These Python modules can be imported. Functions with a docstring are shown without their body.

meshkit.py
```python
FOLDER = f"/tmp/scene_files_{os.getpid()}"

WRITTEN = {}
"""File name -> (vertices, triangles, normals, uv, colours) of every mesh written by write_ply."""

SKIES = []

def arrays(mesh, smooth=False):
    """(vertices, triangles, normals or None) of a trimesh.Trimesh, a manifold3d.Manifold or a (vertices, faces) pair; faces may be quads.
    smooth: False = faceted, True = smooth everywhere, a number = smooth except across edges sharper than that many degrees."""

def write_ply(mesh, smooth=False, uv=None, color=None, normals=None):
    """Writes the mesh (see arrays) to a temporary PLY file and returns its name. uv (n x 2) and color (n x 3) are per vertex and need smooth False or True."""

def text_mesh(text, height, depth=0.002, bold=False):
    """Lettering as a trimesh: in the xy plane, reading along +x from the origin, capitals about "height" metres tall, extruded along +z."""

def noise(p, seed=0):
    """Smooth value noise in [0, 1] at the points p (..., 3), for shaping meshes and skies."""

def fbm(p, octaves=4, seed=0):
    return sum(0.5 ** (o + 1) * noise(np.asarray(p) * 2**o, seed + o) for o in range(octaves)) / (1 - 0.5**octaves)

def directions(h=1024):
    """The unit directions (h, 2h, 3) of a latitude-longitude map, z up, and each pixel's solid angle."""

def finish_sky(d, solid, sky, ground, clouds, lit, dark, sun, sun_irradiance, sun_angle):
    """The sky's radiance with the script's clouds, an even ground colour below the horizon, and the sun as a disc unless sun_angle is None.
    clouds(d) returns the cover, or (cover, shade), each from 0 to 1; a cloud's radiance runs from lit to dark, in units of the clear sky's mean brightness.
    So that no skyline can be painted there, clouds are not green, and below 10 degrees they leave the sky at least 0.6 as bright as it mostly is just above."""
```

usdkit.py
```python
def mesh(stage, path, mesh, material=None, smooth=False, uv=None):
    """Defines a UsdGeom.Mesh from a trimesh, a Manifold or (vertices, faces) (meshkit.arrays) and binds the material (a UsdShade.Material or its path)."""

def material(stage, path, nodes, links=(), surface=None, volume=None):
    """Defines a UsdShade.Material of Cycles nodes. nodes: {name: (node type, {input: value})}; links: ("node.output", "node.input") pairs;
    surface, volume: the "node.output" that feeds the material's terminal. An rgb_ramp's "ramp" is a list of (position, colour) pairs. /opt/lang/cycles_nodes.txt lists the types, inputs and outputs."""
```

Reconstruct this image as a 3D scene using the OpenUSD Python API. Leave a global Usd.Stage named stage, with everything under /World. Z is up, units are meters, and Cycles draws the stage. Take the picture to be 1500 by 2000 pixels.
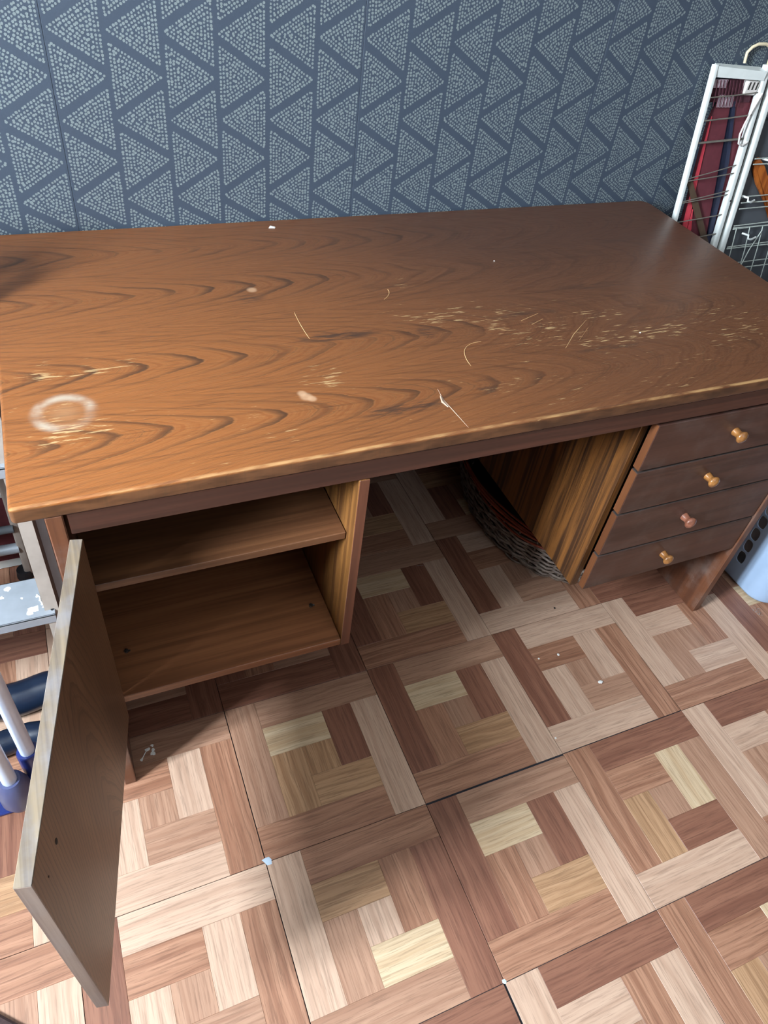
import math, random
import numpy as np
import trimesh
import manifold3d as m3
import usdkit
from shapely.geometry import Polygon, Point
from pxr import Usd, UsdGeom, UsdLux, UsdShade, Gf, Sdf

stage = Usd.Stage.CreateInMemory()
UsdGeom.SetStageUpAxis(stage, 'Z')
UsdGeom.SetStageMetersPerUnit(stage, 1.0)
UsdGeom.Xform.Define(stage, '/World')
UsdGeom.Scope.Define(stage, '/World/Looks')

# ------------------------------------------------------------------ camera
CAM = (-0.73309931, -0.45432807, 1.31178341)
RIGHT = (0.91991965, -0.37613571, 0.11076898)
DOWN = (-0.19078512, -0.67617024, -0.71161426)
FWD = (0.34256222, 0.63349486, -0.69378338)
cam = UsdGeom.Camera.Define(stage, '/World/camera')
cam.CreateProjectionAttr('perspective')
cam.CreateHorizontalApertureAttr(36.0)
cam.CreateVerticalApertureAttr(48.0)
cam.CreateFocalLengthAttr(1410.70 / 1500 * 36.0)
cam.CreateClippingRangeAttr(Gf.Vec2f(0.02, 200.0))
cam.AddTransformOp().Set(Gf.Matrix4d(*RIGHT, 0, *[-v for v in DOWN], 0, *[-v for v in FWD], 0, *CAM, 1))
cam.CreateExposureAttr(0.0)

# ------------------------------------------------------------------ lights: two windows of the room
WIN_L = dict(x=-2.15, y0=-0.53, y1=-0.03, z0=1.12, z1=2.08)      # window in the left wall
WIN_F = dict(y=-2.60, x0=-0.2, x1=1.3, z0=0.90, z1=2.20)         # window in the wall behind the camera
CEIL = 2.55
XR = 2.30
def rect_light(name, mat, w, h, power, color):
    l = UsdLux.RectLight.Define(stage, '/World/' + name)
    l.CreateWidthAttr(w); l.CreateHeightAttr(h)
    l.CreateIntensityAttr(power); l.CreateColorAttr(Gf.Vec3f(*color)); l.CreateNormalizeAttr(False)
    l.AddTransformOp().Set(mat)
    return l
# rect light shines along its -Z
rect_light('daylight_side', Gf.Matrix4d(0, 1, 0, 0, 0, 0, 1, 0, -1, 0, 0, 0) if False else
           Gf.Matrix4d(0, -1, 0, 0, 0, 0, 1, 0, -1, 0, 0, 0, WIN_L['x'] - 0.10, (WIN_L['y0'] + WIN_L['y1']) / 2, (WIN_L['z0'] + WIN_L['z1']) / 2, 1),
           WIN_L['y1'] - WIN_L['y0'], WIN_L['z1'] - WIN_L['z0'], 205.0, (0.82, 0.92, 1.0))
rect_light('daylight_rear', Gf.Matrix4d(1, 0, 0, 0, 0, 0, 1, 0, 0, -1, 0, 0, (WIN_F['x0'] + WIN_F['x1']) / 2, WIN_F['y'] - 0.10, (WIN_F['z0'] + WIN_F['z1']) / 2, 1),
           WIN_F['x1'] - WIN_F['x0'], WIN_F['z1'] - WIN_F['z0'], 0.0, (0.90, 0.96, 1.0))
dome = UsdLux.DomeLight.Define(stage, '/World/sky_dome')
dome.CreateIntensityAttr(1.0); dome.CreateColorAttr(Gf.Vec3f(0.75, 0.86, 1.0))

# ------------------------------------------------------------------ helpers
def lin(r, g, b):
    f = lambda c: (c / 255 / 12.92) if c <= 10 else ((c / 255 + 0.055) / 1.055) ** 2.4
    return (f(r), f(g), f(b))

class G:
    """a small node-graph writer"""
    def __init__(self):
        self.n, self.l = {}, []
    def add(self, kind, out, **inp):
        name = 'n%d' % len(self.n)
        vals = {}
        for k, v in inp.items():
            if isinstance(v, str) and v.startswith('@'):
                self.l.append((v[1:], name + '.' + k))
            else:
                vals[k] = v
        self.n[name] = (kind, vals)
        return '@%s.%s' % (name, out)
    def m(self, op, a, b=0.0, c=0.0, clamp=False):
        return self.add('math', 'value', math_type=op, value1=a, value2=b, value3=c, use_clamp=clamp)
    def mix(self, f, a, b, mode='mix'):
        return self.add('mix_color', 'result', blend_type=mode, fac=f, a=a, b=b)
    def mr(self, v, a, b, c=0.0, d=1.0, t='smoothstep'):
        return self.add('map_range', 'result', range_type=t, value=v, from_min=a, from_max=b, to_min=c, to_max=d, clamp=True)
    def pos(self):
        if not hasattr(self, '_p'):
            self._p = self.add('geometry', 'position')
        return self._p
    def xyz(self):
        if not hasattr(self, '_s'):
            p = self.pos(); s = self.add('separate_xyz', 'x', vector=p)[:-2]
            self._s = (s + '.x', s + '.y', s + '.z')
        return self._s
    def vec(self, x, y, z=0.0):
        return self.add('combine_xyz', 'vector', x=x, y=y, z=z)
    def noise(self, v, scale=1.0, detail=2.0, rough=0.5, dist=0.0, out='fac'):
        return self.add('noise_texture', out, vector=v, scale=scale, detail=detail, roughness=rough, distortion=dist)
    def rnd(self):
        if not hasattr(self, '_r'):
            self._r = self.add('object_info', 'random')
        return self._r
    def done(self, name, color, rough=0.5, bump=None, bump_d=0.0005, **kw):
        if bump:
            kw['normal'] = self.add('bump', 'normal', height=bump, strength=0.6, distance=bump_d)
        s = self.add('principled_bsdf', 'BSDF', base_color=color, roughness=rough, **kw)
        return usdkit.material(stage, '/World/Looks/' + name, self.n, self.l, surface=s[1:])

def plain(name, c, rough=0.5, var=0.12, scale=30.0, **kw):
    g = G()
    n = g.noise(g.pos(), scale, 4.0, 0.6)
    f = g.mr(n, 0.25, 0.75, 1 - var, 1 + var, 'linear')
    col = g.mix(1.0, c, g.add('combine_color', 'color', r=f, g=f, b=f), 'multiply')
    return g.done(name, col, rough, **kw)

def wood(name, light, dark, grain='x', rough=0.42, across=34.0, along=1.3, pore=0.25, dust=0.0, dustc=lin(150, 145, 140), contrast=(0.32, 0.68), **kw):
    g = G()
    x, y, z = g.xyz()
    off = g.m('multiply', g.rnd(), 41.0)
    sc = {'x': (along, across, across), 'y': (across, along, across), 'z': (across, across, along)}[grain]
    v = g.vec(g.m('multiply_add', x, sc[0], off), g.m('multiply_add', y, sc[1], off), g.m('multiply_add', z, sc[2], off))
    n1 = g.noise(v, 1.0, 3.0, 0.55, 0.6)
    sp = {'x': (9, 360, 360), 'y': (360, 9, 360), 'z': (360, 360, 9)}[grain]
    v2 = g.vec(g.m('multiply_add', x, sp[0], off), g.m('multiply_add', y, sp[1], off), g.m('multiply_add', z, sp[2], off))
    n2 = g.noise(v2, 1.0, 2.0, 0.6)
    col = g.mix(g.mr(n1, contrast[0], contrast[1]), dark, light)
    col = g.mix(g.mr(n2, 0.5, 0.75, 0.0, pore), col, tuple(c * 0.45 for c in dark))
    if dust:
        nd = g.noise(g.pos(), 14.0, 5.0, 0.65)
        col = g.mix(g.mr(nd, 0.42, 0.75, 0.0, dust), col, dustc)
    return g.done(name, col, rough, bump=n2, bump_d=0.0002, **kw)

used = {}
def path_of(parent, name):
    base = parent + '/' + name
    k = used.get(base, 0); used[base] = k + 1
    return base if k == 0 else '%s_%03d' % (base, k)
def tag(prim, label=None, cat=None, group=None, kind=None):
    for k, v in (('label', label), ('category', cat), ('group', group), ('kind', kind)):
        if v:
            prim.SetCustomDataByKey(k, v)
    return prim
def thing(name, label=None, cat=None, loc=(0, 0, 0), group=None, kind=None):
    p = path_of('/World', name)
    x = UsdGeom.Xform.Define(stage, p)
    if loc != (0, 0, 0):
        x.AddTranslateOp().Set(Gf.Vec3d(*loc))
    tag(x.GetPrim(), label, cat, group, kind)
    return p
def obj(name, mesh, mat, parent='/World', smooth=30, **t):
    p = path_of(parent, name)
    if parent != '/World':          # children keep world coordinates: take off the parents' offset
        o = UsdGeom.XformCache().GetLocalToWorldTransform(stage.GetPrimAtPath(parent)).ExtractTranslation()
        if Gf.Vec3d(o).GetLength() > 0:
            mesh = mesh.copy(); mesh.apply_translation([-o[0], -o[1], -o[2]])
    m = usdkit.mesh(stage, p, mesh, mat, smooth=smooth)
    tag(m.GetPrim(), **t)
    return p

def cbox(x0, x1, y0, y1, z0, z1, c=0.0015):
    P = []
    for sx in (0, 1):
        for sy in (0, 1):
            for sz in (0, 1):
                X, Y, Z = (x0, x1)[sx], (y0, y1)[sy], (z0, z1)[sz]
                dx, dy, dz = c * (1 - 2 * sx), c * (1 - 2 * sy), c * (1 - 2 * sz)
                P += [(X + dx, Y + dy, Z), (X + dx, Y, Z + dz), (X, Y + dy, Z + dz)]
    return trimesh.convex.convex_hull(np.array(P))
def box(x0, x1, y0, y1, z0, z1):
    b = trimesh.creation.box([x1 - x0, y1 - y0, z1 - z0])
    b.apply_translation([(x0 + x1) / 2, (y0 + y1) / 2, (z0 + z1) / 2]); return b
def cat(ms):
    return trimesh.util.concatenate(list(ms))
def tube(pts, r, n=8, closed=False):
    """swept round tube; r a number or one per point"""
    P = np.array(pts, float); N = len(P)
    R = np.broadcast_to(np.asarray(r, float), (N,))
    T = (np.roll(P, -1, 0) - np.roll(P, 1, 0)) if closed else np.gradient(P, axis=0)
    T /= np.linalg.norm(T, axis=1)[:, None]
    u = np.cross(T[0], [0, 0, 1.0])
    if np.linalg.norm(u) < 1e-3:
        u = np.cross(T[0], [1.0, 0, 0])
    u /= np.linalg.norm(u)
    V = []
    a = np.arange(n) * 2 * math.pi / n
    for i in range(N):
        u = u - T[i] * (u @ T[i]); u /= np.linalg.norm(u)
        w = np.cross(T[i], u)
        V.append(P[i] + R[i] * (np.cos(a)[:, None] * u + np.sin(a)[:, None] * w))
    V = np.concatenate(V)
    F = []
    for i in range(N if closed else N - 1):
        j = (i + 1) % N
        for k in range(n):
            l = (k + 1) % n
            F += [(i * n + k, i * n + l, j * n + l), (i * n + k, j * n + l, j * n + k)]
    if not closed:
        for k in range(1, n - 1):
            F += [(0, k + 1, k), ((N - 1) * n, (N - 1) * n + k, (N - 1) * n + k + 1)]
    m = trimesh.Trimesh(V, F, process=False); m.fix_normals()
    return m
def loft(rings, capb=True, capt=True):
    """rings: list of (n,3) arrays with equal n, convex caps"""
    n = len(rings[0]); V = np.concatenate(rings); F = []
    for i in range(len(rings) - 1):
        for k in range(n):
            l = (k + 1) % n
            F += [(i * n + k, i * n + l, (i + 1) * n + l), (i * n + k, (i + 1) * n + l, (i + 1) * n + k)]
    b = (len(rings) - 1) * n
    for k in range(1, n - 1):
        if capb: F.append((0, k + 1, k))
        if capt: F.append((b, b + k, b + k + 1))
    return trimesh.Trimesh(V, F, process=False)
def rounded_rect(x0, x1, y0, y1, r, seg=6):
    """counter-clockwise; r one radius or four (from x0y0 on)"""
    r = [r] * 4 if np.ndim(r) == 0 else r
    out = []
    for (cx, cy, a0, rr) in ((x0 + r[0], y0 + r[0], 180, r[0]), (x1 - r[1], y0 + r[1], 270, r[1]), (x1 - r[2], y1 - r[2], 0, r[2]), (x0 + r[3], y1 - r[3], 90, r[3])):
        for k in range(seg + 1):
            a = math.radians(a0 + 90 * k / seg)
            out.append((cx + rr * math.cos(a), cy + rr * math.sin(a)))
    return np.array(out)
def lathe(profile, n=28):
    """profile (r, h) -> revolved about z"""
    return trimesh.creation.revolve(np.array(profile), sections=n)
def cyl(p0, p1, r, n=20, r1=None):
    return tube([p0, p1], [r, r if r1 is None else r1], n)

rng = random.Random(7)

# ------------------------------------------------------------------ materials
# desktop veneer: book-matched cathedral grain, wear, a ring stain
def desktop_material():
    g = G(); x, y, z = g.xyz()
    nl = g.noise(g.vec(g.m('multiply', x, 3.2), g.m('multiply', y, 9.0)), 1.0, 2.0, 0.5)
    yw = g.m('multiply_add', nl, 0.035, g.m('add', y, -0.0175))
    a = g.m('add', yw, -0.39 + 0.1775 + 3.55)
    a = g.m('absolute', g.m('add', g.m('floored_modulo', a, 0.355), -0.1775))
    d = g.m('absolute', g.m('add', a, -0.075))
    arch = g.m('multiply', g.m('power', g.m('divide', d, 0.065), 1.55), 0.21)
    fade = g.mr(x, -0.5, 0.25, 1.0, 0.45)
    big = g.noise(g.vec(g.m('multiply', x, 2.3), g.m('multiply', y, 7.0), 3.7), 1.0, 3.0, 0.55)
    s = g.m('add', x, g.m('multiply', arch, fade))
    s = g.m('add', s, g.m('multiply', big, g.mr(x, -0.6, 0.2, 0.08, 0.24)))
    jag = g.noise(g.vec(g.m('multiply', x, 22.0), g.m('multiply', y, 75.0), 1.0), 1.0, 3.0, 0.6)
    s = g.m('add', s, g.m('multiply', jag, 0.022))
    w = g.m('multiply', s, 13.5)
    fr = g.m('fraction', w)
    line = g.m('multiply', g.mr(fr, 0.60, 0.94), g.mr(fr, 0.93, 1.0, 1.0, 0.0))
    lw = g.noise(g.vec(g.m('multiply', x, 5.0), g.m('multiply', y, 14.0), 9.1), 1.0, 2.0)
    line = g.m('multiply', line, g.mr(d, 0.004, 0.05, 1.0, 0.38))
    line = g.m('multiply', line, g.mr(x, -0.35, 0.25, 1.0, 0.42))
    line = g.m('multiply', line, g.mr(lw, 0.30, 0.66, 0.10, 0.85))
    fine = g.add('noise_texture', 'fac', dimensions='1D', w=g.m('multiply', s, 95.0), scale=1.0, detail=2.0)
    fib = g.noise(g.vec(g.m('multiply', x, 11.0), g.m('multiply', y, 330.0)), 1.0, 3.0, 0.6)
    base = g.mix(g.mr(fine, 0.3, 0.7), lin(140, 82, 40), lin(154, 97, 52))
    # darker towards right and back: own tone plus window falloff put into colour
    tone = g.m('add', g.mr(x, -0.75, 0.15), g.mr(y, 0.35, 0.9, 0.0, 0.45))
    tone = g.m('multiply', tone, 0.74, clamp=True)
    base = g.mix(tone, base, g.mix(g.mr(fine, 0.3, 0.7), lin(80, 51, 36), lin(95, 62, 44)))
    base = g.mix(g.mr(fib, 0.50, 0.74, 0.0, 0.42), base, lin(70, 40, 22))
    base = g.mix(g.mr(fine, 0.56, 0.74, 0.0, 0.42), base, lin(62, 38, 22))
    fib2 = g.noise(g.vec(g.m('multiply', x, 3.0), g.m('multiply', yw, 150.0), 6.0), 1.0, 2.0, 0.5)
    base = g.mix(g.mr(fib2, 0.54, 0.72, 0.0, 0.30), base, lin(62, 38, 22))
    base = g.mix(line, base, lin(58, 40, 28))
    # wear: pale flecks along the grain where the finish has rubbed off
    fl = g.noise(g.vec(g.m('multiply', x, 31.0), g.m('multiply', y, 230.0), 5.0), 1.0, 3.0, 0.62)
    patches = None
    for (px, py, rx, ry, st) in ((-.745, .48, .075, .022, .95), (-.765, .375, .045, .03, .9), (-.755, .325, .05, .04, .95), (-.69, .365, .06, .04, .6),
                                 (-.51, .30, .06, .06, .65), (-.41, .385, .035, .035, .9), (-.41, .345, .10, .05, .4), (-.16, .52, .10, .035, .8), (-.03, .485, .13, .045, .85),
                                 (.05, .43, .14, .06, .82), (.17, .40, .17, .06, .78), (.34, .38, .17, .07, .74), (-.18, .63, .02, .03, .8), (-.17, .305, .06, .022, .85),
                                 (-.05, .30, .22, .09, .55), (.25, .30, .28, .09, .6), (-.62, .27, .2, .05, .45), (-.25, .25, .3, .04, .35), (.50, .45, .12, .2, .45)):
        q = g.m('add', g.m('power', g.m('absolute', g.m('divide', g.m('subtract', x, px), rx)), 2.0), g.m('power', g.m('absolute', g.m('divide', g.m('subtract', y, py), ry)), 2.0))
        b = g.mr(q, 0.0, 3.4, st, 0.0)
        patches = b if patches is None else g.m('maximum', patches, b)
    patches = g.m('multiply', patches, g.mr(g.noise(g.vec(g.m('multiply', x, 9.0), g.m('multiply', y, 22.0), 12.0), 1.0, 2.0), 0.34, 0.62, 0.55, 1.05))
    patches = g.m('maximum', patches, g.mr(y, 0.62, 0.30, 0.0, 0.40))
    th = g.m('subtract', 0.80, g.m('multiply', patches, 0.325))
    wear = g.m('multiply', g.mr(g.m('subtract', fl, th), 0.0, 0.11), 0.72)
    base = g.mix(wear, base, lin(200, 168, 120))
    dirt = None
    for (px, py, rx, ry, st) in ((-.355, .487, .07, .013, .85), (-.33, .284, .075, .012, .8), (-.183, .303, .016, .022, .7), (-.205, .47, .018, .02, .6), (-.46, .632, .03, .014, .6), (.0, .49, .07, .008, .55), (.18, .56, .09, .012, .45), (.09, .36, .08, .008, .5), (.36, .73, .06, .01, .4)):
        q = g.m('add', g.m('power', g.m('absolute', g.m('divide', g.m('subtract', x, px), rx)), 2.0), g.m('power', g.m('absolute', g.m('divide', g.m('subtract', y, py), ry)), 2.0))
        b = g.mr(q, 0.15, 1.5, st, 0.0)
        dirt = b if dirt is None else g.m('maximum', dirt, b)
    dn = g.noise(g.vec(g.m('multiply', x, 24.0), g.m('multiply', y, 160.0), 8.0), 1.0, 3.0, 0.6)
    base = g.mix(g.m('multiply', dirt, g.mr(dn, 0.38, 0.58)), base, lin(62, 44, 34))
    # worn front edge
    en = g.noise(g.vec(g.m('multiply', x, 16.0), g.m('multiply', y, 60.0), g.m('multiply', z, 60.0)), 1.0, 3.0, 0.6)
    edge = g.m('multiply', g.mr(y, 0.2195, 0.2165), g.mr(z, 0.7045, 0.7062))
    base = g.mix(g.m('multiply', edge, g.mr(en, 0.38, 0.66, 0.0, 0.6)), base, lin(196, 156, 104))
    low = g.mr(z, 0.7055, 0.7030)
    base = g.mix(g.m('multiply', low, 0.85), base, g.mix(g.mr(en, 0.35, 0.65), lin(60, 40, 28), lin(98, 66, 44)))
    # pale ring left by a wet pot, open on one side
    rx_ = g.m('subtract', x, -0.7690); ry_ = g.m('subtract', y, 0.3815)
    rr = g.m('sqrt', g.m('add', g.m('multiply', rx_, rx_), g.m('multiply', ry_, ry_)))
    ring = g.m('multiply', g.mr(g.m('absolute', g.m('subtract', rr, 0.0335)), 0.0, 0.0125, 1.0, 0.0), g.mr(g.noise(g.vec(g.m('multiply', x, 30.0), g.m('multiply', y, 30.0), 2.0), 1.0, 3.0), 0.32, 0.64, 0.14, 0.78))
    ring = g.m('multiply', ring, g.mr(g.m('add', rx_, g.m('multiply', ry_, -1.2)), 0.01, 0.045, 1.0, 0.25))
    base = g.mix(ring, base, lin(186, 174, 156))
    hz = g.mr(rr, 0.0, 0.036, 0.22, 0.0)
    base = g.mix(hz, base, lin(190, 160, 125))
    # two small bleached spots
    for px, py, r0 in ((-.449, .656, .011), (-.4537, .3432, .012), (-.457, .352, .009), (-.447, .337, .009)):
        q = g.m('add', g.m('power', g.m('absolute', g.m('subtract', x, px)), 2.0), g.m('power', g.m('absolute', g.m('subtract', y, py)), 2.0))
        base = g.mix(g.mr(g.m('sqrt', q), r0 * 0.35, r0, 0.6, 0.0), base, lin(205, 165, 130))
    rough = g.mr(fib, 0.3, 0.7, 0.30, 0.42, 'linear')
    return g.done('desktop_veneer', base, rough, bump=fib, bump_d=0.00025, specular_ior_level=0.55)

M = {}
M['desktop'] = desktop_material()
M['front'] = wood('wood_drawer_front', lin(80, 52, 43), lin(60, 38, 32), 'x', 0.38, 40, 1.5, 0.2, dust=0.10)
M['apron'] = wood('wood_apron', lin(84, 50, 39), lin(58, 34, 27), 'x', 0.4, 60, 1.2, 0.25)
M['panel_edge'] = wood('wood_panel_edge', lin(110, 66, 48), lin(84, 50, 36), 'z', 0.4, 40, 1.5, 0.2)
M['panel_gold'] = wood('wood_golden_panel', lin(128, 86, 44), lin(86, 54, 29), 'z', 0.38, 90, 1.0, 0.5, contrast=(0.36, 0.66))
M['panel_stripe'] = wood('wood_striped_panel', lin(124, 80, 41), lin(64, 42, 28), 'z', 0.36, 52, 1.6, 0.5, contrast=(0.40, 0.62))
M['panel_dark'] = wood('wood_outer_panel', lin(110, 68, 46), lin(74, 44, 32), 'z', 0.42, 30, 1.0, 0.25, dust=0.25)
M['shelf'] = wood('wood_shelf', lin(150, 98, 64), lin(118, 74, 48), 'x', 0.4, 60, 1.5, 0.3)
M['shelf_mid'] = wood('wood_shelf_shaded', lin(112, 74, 48), lin(86, 54, 34), 'x', 0.42, 60, 1.5, 0.3)  # middle shelf: shade under the apron put into the wood colour
def door_material():
    g = G(); x, y, z = g.xyz()
    nl = g.noise(g.vec(g.m('multiply', y, 9.0), g.m('multiply', z, 3.0)), 1.0, 2.0)
    yw = g.m('multiply_add', nl, 0.05, g.m('add', y, -0.025))
    d = g.m('absolute', g.m('add', yw, -0.03))
    s_ = g.m('add', z, g.m('multiply', g.m('power', g.m('divide', d, 0.06), 1.5), 0.2))
    s_ = g.m('add', s_, g.m('multiply', g.noise(g.vec(g.m('multiply', y, 60.0), g.m('multiply', z, 20.0)), 1.0, 3.0, 0.6), 0.03))
    fr = g.m('fraction', g.m('multiply', s_, 19.0))
    line = g.m('multiply', g.mr(fr, 0.55, 0.92), g.mr(fr, 0.92, 1.0, 1.0, 0.0))
    fine = g.add('noise_texture', 'fac', dimensions='1D', w=g.m('multiply', s_, 120.0), scale=1.0, detail=2.0)
    fib = g.noise(g.vec(g.m('multiply', y, 330.0), g.m('multiply', z, 11.0)), 1.0, 3.0, 0.6)
    big = g.noise(g.vec(g.m('multiply', y, 12.0), g.m('multiply', z, 2.0), 3.0), 1.0, 3.0)
    col = g.mix(g.mr(big, 0.3, 0.7), lin(98, 68, 48), lin(124, 90, 64))
    col = g.mix(g.mr(fine, 0.5, 0.74, 0.0, 0.35), col, lin(64, 42, 30))
    col = g.mix(g.mr(fib, 0.5, 0.74, 0.0, 0.4), col, lin(60, 40, 28))
    col = g.mix(g.m('multiply', line, 0.55), col, lin(58, 40, 29))
    return g.done('wood_door', col, 0.42, bump=fib, bump_d=0.0002)
M['door'] = door_material()
M['door_edge'] = wood('wood_door_edge', lin(132, 116, 95), lin(102, 90, 79), 'y', 0.5, 120, 3.0, 0.25, dust=0.5, dustc=lin(132, 134, 144))
M['drawer_side'] = wood('wood_drawer_side', lin(108, 66, 40), lin(86, 50, 30), 'z', 0.42, 60, 2.0, 0.3)
M['dusty_edge'] = plain('dusty_drawer_edge', lin(66, 56, 52), 0.7)
M['door_edge_z'] = wood('wood_door_free_edge', lin(146, 128, 116), lin(122, 104, 95), 'z', 0.5, 90, 2.0, 0.2, dust=0.3, dustc=lin(140, 132, 130))
M['knob'] = wood('wood_knob', lin(158, 108, 58), lin(120, 78, 42), 'y', 0.25, 60, 6.0, 0.15, coat_weight=0.4)
M['knob_red'] = wood('wood_knob_reddish', lin(146, 94, 74), lin(112, 68, 52), 'y', 0.3, 60, 6.0, 0.15, coat_weight=0.3)
M['steel'] = plain('dull_steel', lin(110, 112, 114), 0.35, metallic=0.9)
M['hole'] = plain('screw_hole_dark', lin(22, 16, 14), 0.8)
M['dots'] = plain('wallpaper_dots', lin(120, 131, 133), 0.6, 0.10, 260)
M['wallpaper'] = plain('wallpaper_blue_grey', lin(60, 71, 86), 0.55, 0.07, 500)
M['seam'] = plain('wallpaper_seam_lining', lin(120, 135, 155), 0.7)
M['paint_room'] = plain('cream_wall_paint', lin(222, 218, 208), 0.8, 0.04, 6)
M['room_paper'] = plain('grey_wallpaper_other_walls', lin(72, 68, 64), 0.7, 0.06, 20)
M['ceiling'] = plain('white_ceiling_paint', lin(224, 222, 216), 0.85, 0.03, 6)
M['subfloor'] = plain('old_floor_adhesive', lin(40, 40, 48), 0.8)
M['tile_core'] = plain('tile_joint_dark', lin(52, 52, 62), 0.8)
M['white_paint'] = plain('white_enamel', lin(226, 232, 230), 0.3, 0.05, 40)
M['tube_white'] = plain('tube_cool_white', lin(206, 220, 242), 0.3, 0.05, 40)
M['wire'] = plain('wire_grey_white', lin(176, 184, 178), 0.4, 0.2, 60)
M['wire_dull'] = plain('wire_dull', lin(112, 108, 100), 0.5, 0.2, 60)
M['red'] = plain('dark_red_cloth', lin(98, 40, 50), 0.75, 0.12, 90)
M['red_lit'] = plain('red_cloth_lit', lin(200, 62, 76), 0.7, 0.08, 90)  # side of the red board, window light put into its colour
M['navy'] = plain('navy_strap', lin(34, 40, 66), 0.6)
M['slate'] = plain('slate_grey_panel', lin(74, 78, 84), 0.7, 0.10, 12)
M['brown_slat'] = plain('dark_brown_slat', lin(84, 66, 52), 0.6, 0.15, 30)
M['orange_wood'] = wood('orange_varnished_wood', lin(190, 108, 44), lin(140, 70, 26), 'z', 0.3, 50, 3.0, 0.2)
M['cream'] = plain('cream_plastic', lin(222, 208, 176), 0.4, 0.05)
M['white_plastic'] = plain('white_plastic', lin(232, 226, 222), 0.35, 0.04)
M['tweed'] = plain('pink_white_cloth', lin(196, 176, 186), 0.9, 0.2, 120)
M['maroon'] = plain('maroon_cloth', lin(70, 30, 42), 0.9, 0.3, 120)
M['blue_white'] = plain('pale_blue_plastic', lin(162, 186, 216), 0.35, 0.05, 20)
M['slot_dark'] = plain('basket_inside_dark', lin(60, 58, 56), 0.7)
M['alu'] = plain('aluminium_dull', lin(170, 178, 188), 0.42, 0.12, 18, metallic=0.35)
M['alu_tan'] = plain('aluminium_tan_stained', lin(150, 140, 132), 0.5, 0.15, 24)
M['channel_brown'] = plain('channel_brown', lin(92, 76, 66), 0.6, 0.2, 30)
M['splat'] = plain('white_paint_splash', lin(240, 240, 236), 0.6)
M['splat_red'] = plain('red_paint_splash', lin(196, 120, 112), 0.6)
M['rubber'] = plain('black_rubber', lin(24, 25, 30), 0.6)
M['blue_plastic'] = plain('blue_plastic', lin(34, 48, 110), 0.35, 0.06)
M['blue_grey_plastic'] = plain('blue_grey_plastic', lin(76, 82, 118), 0.4, 0.06)
M['navy_tube'] = plain('navy_padded_tube', lin(24, 36, 56), 0.3, 0.1, 40)
M['mat'] = plain('dark_brown_mat', lin(58, 42, 42), 0.95, 0.3, 300)
M['crumb'] = plain('white_crumb', lin(236, 234, 230), 0.8)
M['paper'] = plain('pale_blue_paper', lin(190, 208, 226), 0.8)
M['lint'] = plain('grey_lint', lin(150, 140, 136), 0.95)
M['scratch'] = plain('scratch_bare_wood', lin(190, 152, 106), 0.7, 0.15, 200)
M['scratch_grey'] = plain('scratch_greyish', lin(168, 140, 120), 0.7, 0.2, 200)

def wicker_material():
    g = G()
    n = g.noise(g.pos(), 60.0, 3.0)
    col = g.mix(g.mr(g.rnd(), 0.0, 1.0), lin(120, 102, 88), lin(150, 134, 122))
    col = g.mix(g.mr(n, 0.3, 0.7, 0.0, 0.8), col, lin(84, 62, 50))
    return g.done('wicker_grey_brown', col, 0.55)
M['wicker'] = wicker_material()
M['wicker_red'] = plain('wicker_red_brown', lin(140, 62, 40), 0.5, 0.25, 50)
M['wicker_in'] = plain('wicker_inside_dark', lin(46, 32, 28), 0.8, 0.3, 60)

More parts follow.
